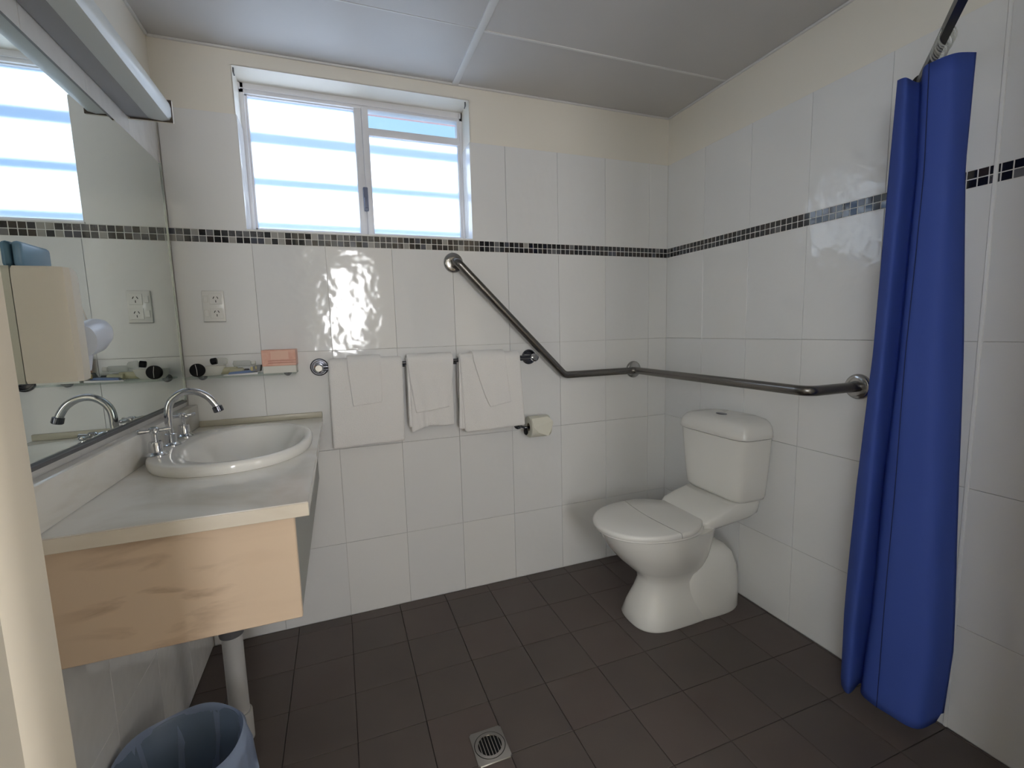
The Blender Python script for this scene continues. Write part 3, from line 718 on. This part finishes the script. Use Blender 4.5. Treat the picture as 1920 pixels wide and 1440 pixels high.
# ------------------------------------------------------------------ toilet roll
tp = thing('toilet_roll_holder', 'chrome toilet roll holder with black end on the wall by the toilet', 'roll holder', (-.77, -.01, .745))
bm = nb(); lathe(bm, [(.020, .0006), (.020, .005), (.012, .008)], (-.832, 0, .745), (0, -1, 0), 24); obj('wall_plate', bm, CHROME_D, tp)
bm = nb(); tube(bm, bendpath([(-.832, -.006, .745), (-.832, -.075, .745), (-.715, -.075, .745)], .015), .006, 12); obj('arm', bm, CHROME_D, tp)
bm = nb(); lathe(bm, [(.014, 0), (.017, .004), (.014, .010), (.002, .011)], (-.818, -.075, .728), (-1, 0, 0), 20); obj('end_knob', bm, BLACK, tp)
tpr = thing('toilet_roll', 'white toilet roll with its end folded to a point', 'toilet roll', (-.76, -.075, .745))
bm = nb(); b2 = nb(); lathe(b2, [(.018, -.048), (.046, -.048), (.048, -.045), (.048, .045), (.046, .048), (.018, .048)], (0, 0, 0), (1, 0, 0), 40, False)
merge(bm, b2, Matrix.Translation((-.762, -.075, .747))); obj('paper', bm, PAPER, tpr)
bm = nb(); lathe(bm, [(.018, -.047), (.018, .047)], (-.762, -.075, .747), (1, 0, 0), 20, False); obj('core', bm, mat('card_core', (.25, .2, .14), .9), tpr)
bm = nb()
pts2 = [(-.812, .792, -.118), (-.735, .796, -.117), (-.713, .775, -.124), (-.711, .762, -.1255), (-.736, .709, -.128), (-.783, .728, -.127), (-.806, .752, -.126)]
loft(bm, [[V((x, y, z)) for x, z, y in pts2], [V((x, y-.002, z)) for x, z, y in pts2]])
obj('folded_point', bm, PAPER, tpr, sm=20)

# ------------------------------------------------------------------ power point
gp = thing('power_point', 'white double power point on the wall left of the towels', 'socket', (-1.998, 0, 1.296))
bm = nb(); box(bm, -2.033, -1.964, -.009, -.0005, 1.241, 1.352, .003, 2); obj('plate', bm, PLASTIC, gp)
for zc in (1.272, 1.322):
    bm = nb(); box(bm, -2.010, -1.970, -.0112, -.009, zc-.019, zc+.019, .001, 1); f_ = obj('outlet', bm, PLASTIC, gp)
    for (dx, dz, a) in ((-.006, .005, .5), (.006, .005, -.5), (0, -.008, 0)):
        b2 = nb(); box(b2, -.0011, .0011, -.0006, .0006, -.0042, .0042); bm = nb()
        merge(bm, b2, Matrix.Translation((-1.990+dx, -.0113, zc+dz)) @ Matrix.Rotation(a, 4, 'Y')); obj('slot', bm, BLACK, f_)
    bm = nb(); box(bm, -2.028, -2.014, -.0125, -.009, zc-.012, zc+.012, .0012, 1); obj('switch', bm, PLASTIC, gp)
bm = nb(); box(bm, -2.033, -1.964, -.0095, -.0085, 1.2405, 1.2418); obj('lower_lip', bm, GREYPL, gp)

# ------------------------------------------------------------------ glass shelf with toiletries
SZ = 1.050
gs = thing('glass_shelf', 'clear glass shelf on chrome brackets above the vanity corner', 'shelf', (-1.91, 0, SZ))
bm = nb(); box(bm, -2.085, -1.738, -.118, -.004, SZ-.006, SZ, .0015, 1); obj('glass', bm, GLASS, gs)
for x in (-2.055, -1.775):
    bm = nb(); lathe(bm, [(.014, .0006), (.014, .012), (.009, .02), (.009, .03)], (x, 0, SZ-.004), (0, -1, 0), 20); obj('bracket', bm, CHROME_D, gs)
def item(name, lab, cat, loc, grp=None): return thing(name, lab, cat, loc, grp)
it = item('soap_tin', 'round black soap pack standing on edge at the left shelf end', 'soap', (-2.045, -.10, SZ))
bm = nb(); lathe(bm, [(.021, -.008), (.023, -.006), (.023, .006), (.021, .008)], (-2.047, -.098, SZ+.0238), (.15, -1, .05), 32); obj('pack', bm, BLACK, it)
bm = nb(); tube(bm, [(-2.050, -.1075, SZ+.044), (-2.047, -.1075, SZ+.025), (-2.047, -.1065, SZ+.006)], .0009, 6); obj('seal_line', bm, SOAPW, it)
it = item('soap_dish', 'white oval dish lying on the glass shelf behind the black soap', 'dish', (-2.02, -.05, SZ))
bm = nb(); loft(bm, [ring(-2.025, -.045, SZ+.0005, .035, .035, .022), ring(-2.025, -.045, SZ+.012, .048, .046, .032), ring(-2.025, -.045, SZ+.034, .054, .050, .036), ring(-2.025, -.045, SZ+.032, .046, .042, .030), ring(-2.025, -.045, SZ+.018, .03, .03, .02)]); obj('dish', bm, SOAPW, it)
it = item('shampoo_bottle', 'small clear bottle with black cap lying across the white dish', 'bottle', (-1.985, -.06, SZ+.04), 'small bottles on the shelf')
bm = nb(); lathe(bm, [(.004, 0), (.012, .003), (.012, .028), (.008, .032)], (-1.995, -.058, SZ+.052), (1, .1, -.1), 20); obj('bottle', bm, CLEAR, it)
bm = nb(); lathe(bm, [(.011, 0), (.0115, .002), (.0115, .016), (.010, .018)], (-1.996, -.058, SZ+.052), (-1, .1, -.15), 20); obj('cap', bm, BLACK, it)
for k, (x, y, z, L, r, lab) in enumerate(((-1.965, -.045, .014, .060, .0125, 'pale yellow bottle lying at the back of the glass shelf'), (-1.935, -.075, .012, .045, .0105, 'short pale bottle lying over the blue sachet'), (-1.925, -.030, .036, .055, .011, 'pale bottle stacked on top of the others on the shelf'))):
    it = item('shampoo_bottle', lab, 'bottle', (x, y, SZ+z), 'small bottles on the shelf')
    bm = nb(); lathe(bm, [(.002, 0), (r, .003), (r, L), (r*.55, L+.004)], (x-L/2, y, SZ+z+.001), (1, .12*(k-1), 0), 20); obj('bottle', bm, (BOTTLE, BOTTLE, CLEAR)[k], it)
    bm = nb(); lathe(bm, [(r*.55, L+.003), (r*.7, L+.005), (r*.7, L+.018), (r*.5, L+.019)], (x-L/2, y, SZ+z+.001), (1, .12*(k-1), 0), 16); obj('cap', bm, (DARKE, DARKE, SOAPW)[k], it)
it = item('sachet', 'blue sachet on a white card at the front of the glass shelf', 'sachet', (-1.90, -.09, SZ))
bm = nb(); loft(bm, [[V((-1.968, -.117, SZ+.0008)), V((-1.862, -.112, SZ+.0008)), V((-1.866, -.070, SZ+.0008)), V((-1.955, -.068, SZ+.0008))], [V((-1.968, -.118, SZ+.004)), V((-1.862, -.113, SZ+.008)), V((-1.866, -.070, SZ+.008)), V((-1.955, -.068, SZ+.004))]]); obj('card', bm, mat('white_card', (.7, .7, .7), .5), it)
bm = nb(); loft(bm, [[V((-1.955, -.112, SZ+.0045)), V((-1.875, -.108, SZ+.0085)), V((-1.872, -.075, SZ+.0085)), V((-1.95, -.072, SZ+.0045))], [V((-1.95, -.108, SZ+.012)), V((-1.88, -.104, SZ+.016)), V((-1.877, -.078, SZ+.016)), V((-1.945, -.076, SZ+.012))]]); obj('sachet_blue', bm, BLUEL, it)
it = item('razor_pack', 'small dark and gold pack leaning beside the peach box', 'packet', (-1.862, -.09, SZ))
bm = nb(); loft(bm, [[V((-1.884, -.110, SZ+.012)), V((-1.856, -.106, SZ+.010)), V((-1.856, -.060, SZ+.010)), V((-1.884, -.064, SZ+.012))], [V((-1.876, -.108, SZ+.030)), V((-1.852, -.104, SZ+.032)), V((-1.852, -.062, SZ+.032)), V((-1.876, -.066, SZ+.030))]])
obj('pack', bm, DARKE, it)
bm = nb(); box(bm, -1.884, -1.876, -.112, -.106, SZ+.014, SZ+.028, .001, 1); box(bm, -1.869, -1.864, -.112, -.106, SZ+.018, SZ+.03, .001, 1); obj('gold_print', bm, mat('gold', (.45, .38, .2), .3, .6), it)
it = item('tissue_box', 'peach cardboard box with white base strip at the right shelf end', 'box', (-1.79, -.06, SZ))
bm = nb(); box(bm, -1.848, -1.736, -.100, -.012, SZ+.026, SZ+.084, .0015, 1); obj('carton', bm, PEACH, it)
bm = nb(); box(bm, -1.846, -1.738, -.099, -.013, SZ+.0004, SZ+.026); obj('base_strip', bm, SOAPW, it)
bm = nb(); box(bm, -1.828, -1.7368, -.1006, -.1, SZ+.036, SZ+.0385); box(bm, -1.828, -1.7368, -.1006, -.1, SZ+.044, SZ+.046); obj('printed_line', bm, mat('brick_print', (.42, .17, .12), .5), it)
bm = nb(); box(bm, -1.818, -1.760, -.1006, -.1, SZ+.050, SZ+.080); obj('printed_panel', bm, mat('light_peach_print', (.74, .47, .36), .5), it)

# ------------------------------------------------------------------ dryer housing on the mirror wall
hd = thing('dispenser', 'cream wall-mounted dispenser box with blue top beside the mirror at left edge', 'dispenser', (-W+.006, -.86, 1.11))
def hp(s, z): # plan outline of the housing
    P_ = [(-W+.0068, -.905), (-2.052, -.905), (-2.038, -.899), (-2.033, -.888), (-2.036, -.868), (-2.050, -.82), (-2.075, -.77), (-W+.0068, -.735)]
    cx_, cy_ = -2.08, -.84
    return [V((cx_+(x-cx_)*s, cy_+(y-cy_)*s, z)) for x, y in P_]
bm = nb(); loft(bm, [hp(.97, 1.112), hp(1, 1.118), hp(1, 1.30), hp(.985, 1.313), hp(.94, 1.318)])
for v in bm.verts:
    if v.co.x < -2.11: v.co.x = -W+.0068
obj('casing', bm, CREAMPL, hd, sm=30)
bm = nb(); box(bm, -W+.007, -2.094, -.895, -.80, 1.316, 1.362, .007, 3); obj('blue_top', bm, PALEB, hd)
dr = thing('hair_dryer', 'pale white-blue hair dryer hung behind the cream dispenser against the mirror', 'hair dryer', (-2.08, -.74, 1.2))
bm = nb(); ringsx = []
for (y, r, zc) in ((-.770, .0265, 1.185), (-.745, .0285, 1.190), (-.715, .029, 1.196), (-.685, .024, 1.202), (-.662, .015, 1.206), (-.648, .004, 1.207)):
    ringsx.append([V((-2.0775 + (r*.95)*math.cos(2*PI*k/28), y, zc + r*1.25*math.sin(2*PI*k/28))) for k in range(28)])
loft(bm, ringsx); obj('barrel', bm, DRYER, dr)
bm = nb(); tube(bm, smoothpath([(-2.085, -.72, 1.230), (-2.090, -.722, 1.255), (-2.098, -.726, 1.285), (-2.1045, -.73, 1.31)], 4), .0016, 8); obj('cord', bm, SOAPW, dr)
bm = nb(); tube(bm, [(-2.0775, -.755, 1.17), (-2.0805, -.765, 1.125)], [.012, .010], 14); obj('handle', bm, DRYER, dr)

# ------------------------------------------------------------------ floor waste
fd = thing('floor_drain', 'square chrome floor drain with round slotted grate in the brown tiles', 'drain', (-1.256, -.815, 0))
DXc, DYc = -1.256, -.815
bm = nb(); N = 48
sq = []
for k in range(N):
    a = 2*PI*(k+.5)/N; c, s = math.cos(a), math.sin(a); f = 1/max(abs(c), abs(s)); sq.append((c*f*.050, s*f*.056))
cir = lambda r, z: [V((DXc+r*math.cos(2*PI*(k+.5)/N), DYc+r*math.sin(2*PI*(k+.5)/N), z)) for k in range(N)]
loft(bm, [[V((DXc+x, DYc+y, .0005)) for x, y in sq], [V((DXc+x*.97, DYc+y*.97, .003)) for x, y in sq], cir(.045, .003), cir(.044, .0008), cir(.0445, .0006)], False, False)
obj('plate', bm, STEEL_P, fd, sm=20)
bm = nb(); loft(bm, [cir(.0435, .0008), cir(.043, .0034), cir(.034, .0034), cir(.033, .0012)], False, False); obj('grate_ring', bm, STEEL_P, fd)
bm = nb(); loft(bm, [cir(.0445, .0004), cir(.0445, .0007)]); obj('dark_well', bm, BLACK, fd)
for k in range(-3, 4):
    x = k*.0093; hy = math.sqrt(max(.034**2-x*x, 0)); bm = nb(); box(bm, DXc+x-.0011, DXc+x+.0011, DYc-hy, DYc+hy, .0009, .0032); obj('slat', bm, STEEL_P, fd)

# ------------------------------------------------------------------ shower curtain and its rail
CT = [(1.80, [(-0.2029, -1.1345), (-0.199, -1.1526), (-0.1931, -1.1792), (-0.1917, -1.1852), (-0.1878, -1.203), (-0.1795, -1.2407), (-0.1712, -1.278)]),
      (1.55, [(-0.2055, -1.1295), (-0.1992, -1.1567), (-0.1928, -1.184), (-0.1913, -1.1902), (-0.1871, -1.2083), (-0.1781, -1.2469), (-0.1712, -1.2763)]),
      (1.10, [(-0.2093, -1.1239), (-0.2043, -1.1437), (-0.1967, -1.174), (-0.195, -1.1806), (-0.1895, -1.2021), (-0.1761, -1.2551), (-0.165, -1.2988)]),
      (0.70, [(-0.2167, -1.1041), (-0.2081, -1.1362), (-0.2001, -1.1658), (-0.1986, -1.1716), (-0.1895, -1.2055), (-0.1725, -1.2689), (-0.1599, -1.3159)]),
      (0.30, [(-0.2209, -1.0964), (-0.2144, -1.1198), (-0.2038, -1.1575), (-0.2024, -1.1624), (-0.1904, -1.2051), (-0.1688, -1.282), (-0.156, -1.3275)]),
      (0.07, [(-0.2215, -1.0986), (-0.2157, -1.1185), (-0.2076, -1.147), (-0.2061, -1.1521), (-0.1906, -1.2059), (-0.1711, -1.2739), (-0.1578, -1.3201)])]
sc = thing('shower_curtain', 'royal blue shower curtain gathered beside the right wall', 'curtain', (-.19, -1.2, .07))
# outward offset of each station: a shallow left fold tucked behind a broad right fold
OFF = [.030, -.012, .055, .004, -.018, -.020, .055]
ks = [0, 1, 2, 3, 4, 5, 6]
def crow(z):
    for (za, A), (zb, Bq) in zip(CT[:-1], CT[1:]):
        if z <= za+1e-6 and z >= zb-1e-6:
            t = (za-z)/(za-zb); return [V((a[0]+(b[0]-a[0])*t, a[1]+(b[1]-a[1])*t, z)) for a, b in zip(A, Bq)]
CAMXY = V((-1.5882, -1.9688, 0))
SEAM = []; bm = nb(); grid = []; NZ = 46; topdip = [.0, -.012, -.018, .0, .0, .0, .004]
for i in range(NZ+1):
    z = 1.80 + (.07-1.80)*i/NZ
    row = crow(max(min(z, 1.80), .07)); pts = []
    for k, p in enumerate(row):
        d = (V((p.x, p.y, 0))-CAMXY).normalized(); q = p + d*OFF[k]*(.7+.5*i/NZ)
        if i == 0 or i < 3: q.z += topdip[k]
        pts.append(q)
    sp2 = smoothpath(pts, 6)
    f = i/NZ
    for j, q in enumerate(sp2):
        u = j/(len(sp2)-1)
        q.x += .0035*noise.noise(V((u*7, f*4, 1)))*(.3+f); q.y += .003*noise.noise(V((u*7, f*4, 9)))*(.3+f)
        if i == NZ: q.z += .012 + .018*u + .010*(1 if u > .45 else 0) if u > .97 or u < .03 else .002+.016*u
    q = sp2[22]; SEAM.append(q - (V((q.x, q.y, 0))-CAMXY).normalized()*.0016)
    grid.append([bm.verts.new(q) for q in sp2])
for a, b in zip(grid[:-1], grid[1:]):
    for j in range(len(a)-1): bm.faces.new((a[j], a[j+1], b[j+1], b[j]))
o = obj('fabric', bm, CURT, sc, sm=80); md = o.modifiers.new('thick', 'SOLIDIFY'); md.thickness = .0016
# hem seam running down the front fold
bm = nb(); L = SEAM
tube(bm, L, .0011, 6); obj('seam', bm, CURT_S, sc)

rl = thing('curtain_rail', 'dark square shower curtain rail under the ceiling at upper right', 'rail', (-.2, -1.2, 1.88))
RZ = 1.845
pth = bendpath([(-.001, -1.072, RZ), (-.155, -1.191, RZ), (-.44, -1.408, RZ), (-.445, -1.6195, RZ)], .25, 10)
bm = nb(); rings = []
for i, p in enumerate(pth):
    d = (pth[min(i+1, len(pth)-1)]-pth[max(i-1, 0)]).normalized(); s = V((0, 0, 1)).cross(d).normalized()*.009; u = V((0, 0, .010))
    rings.append([p-s-u, p+s-u, p+s+u, p-s+u])
loft(bm, rings); obj('bar', bm, DARKM, rl, sm=20)
bm = nb(); lathe(bm, [(.022, .0006), (.022, .006), (.014, .01)], (0, -1.072, RZ), (-1, 0, 0), 24); obj('wall_flange', bm, DARKM, rl)
# hooks bunched on the rail
for k in range(9):
    t = k/8
    c = V((-.165-.07*t, -1.199-.054*t, RZ-.008))
    ang = 2.48 + random.uniform(-.25, .25)
    lab = 'clear curtain hook bunched on the rail above the blue curtain'
    n_ = V((math.cos(ang), math.sin(ang), 0)); bm = nb(); pts = []
    for a in range(15):
        th_ = 2*PI*a/14*.92; pts.append(c + V((0, 0, -.004)) + n_*.016*math.sin(th_) + V((0, 0, .022*math.cos(th_)-.006)))
    tube(bm, pts, .0017, 6)
    tag(obj('curtain_hook', bm, CLEAR, loc=(c.x, c.y, c.z)), lab, 'hook', 'clear hooks bunched on the curtain rail')
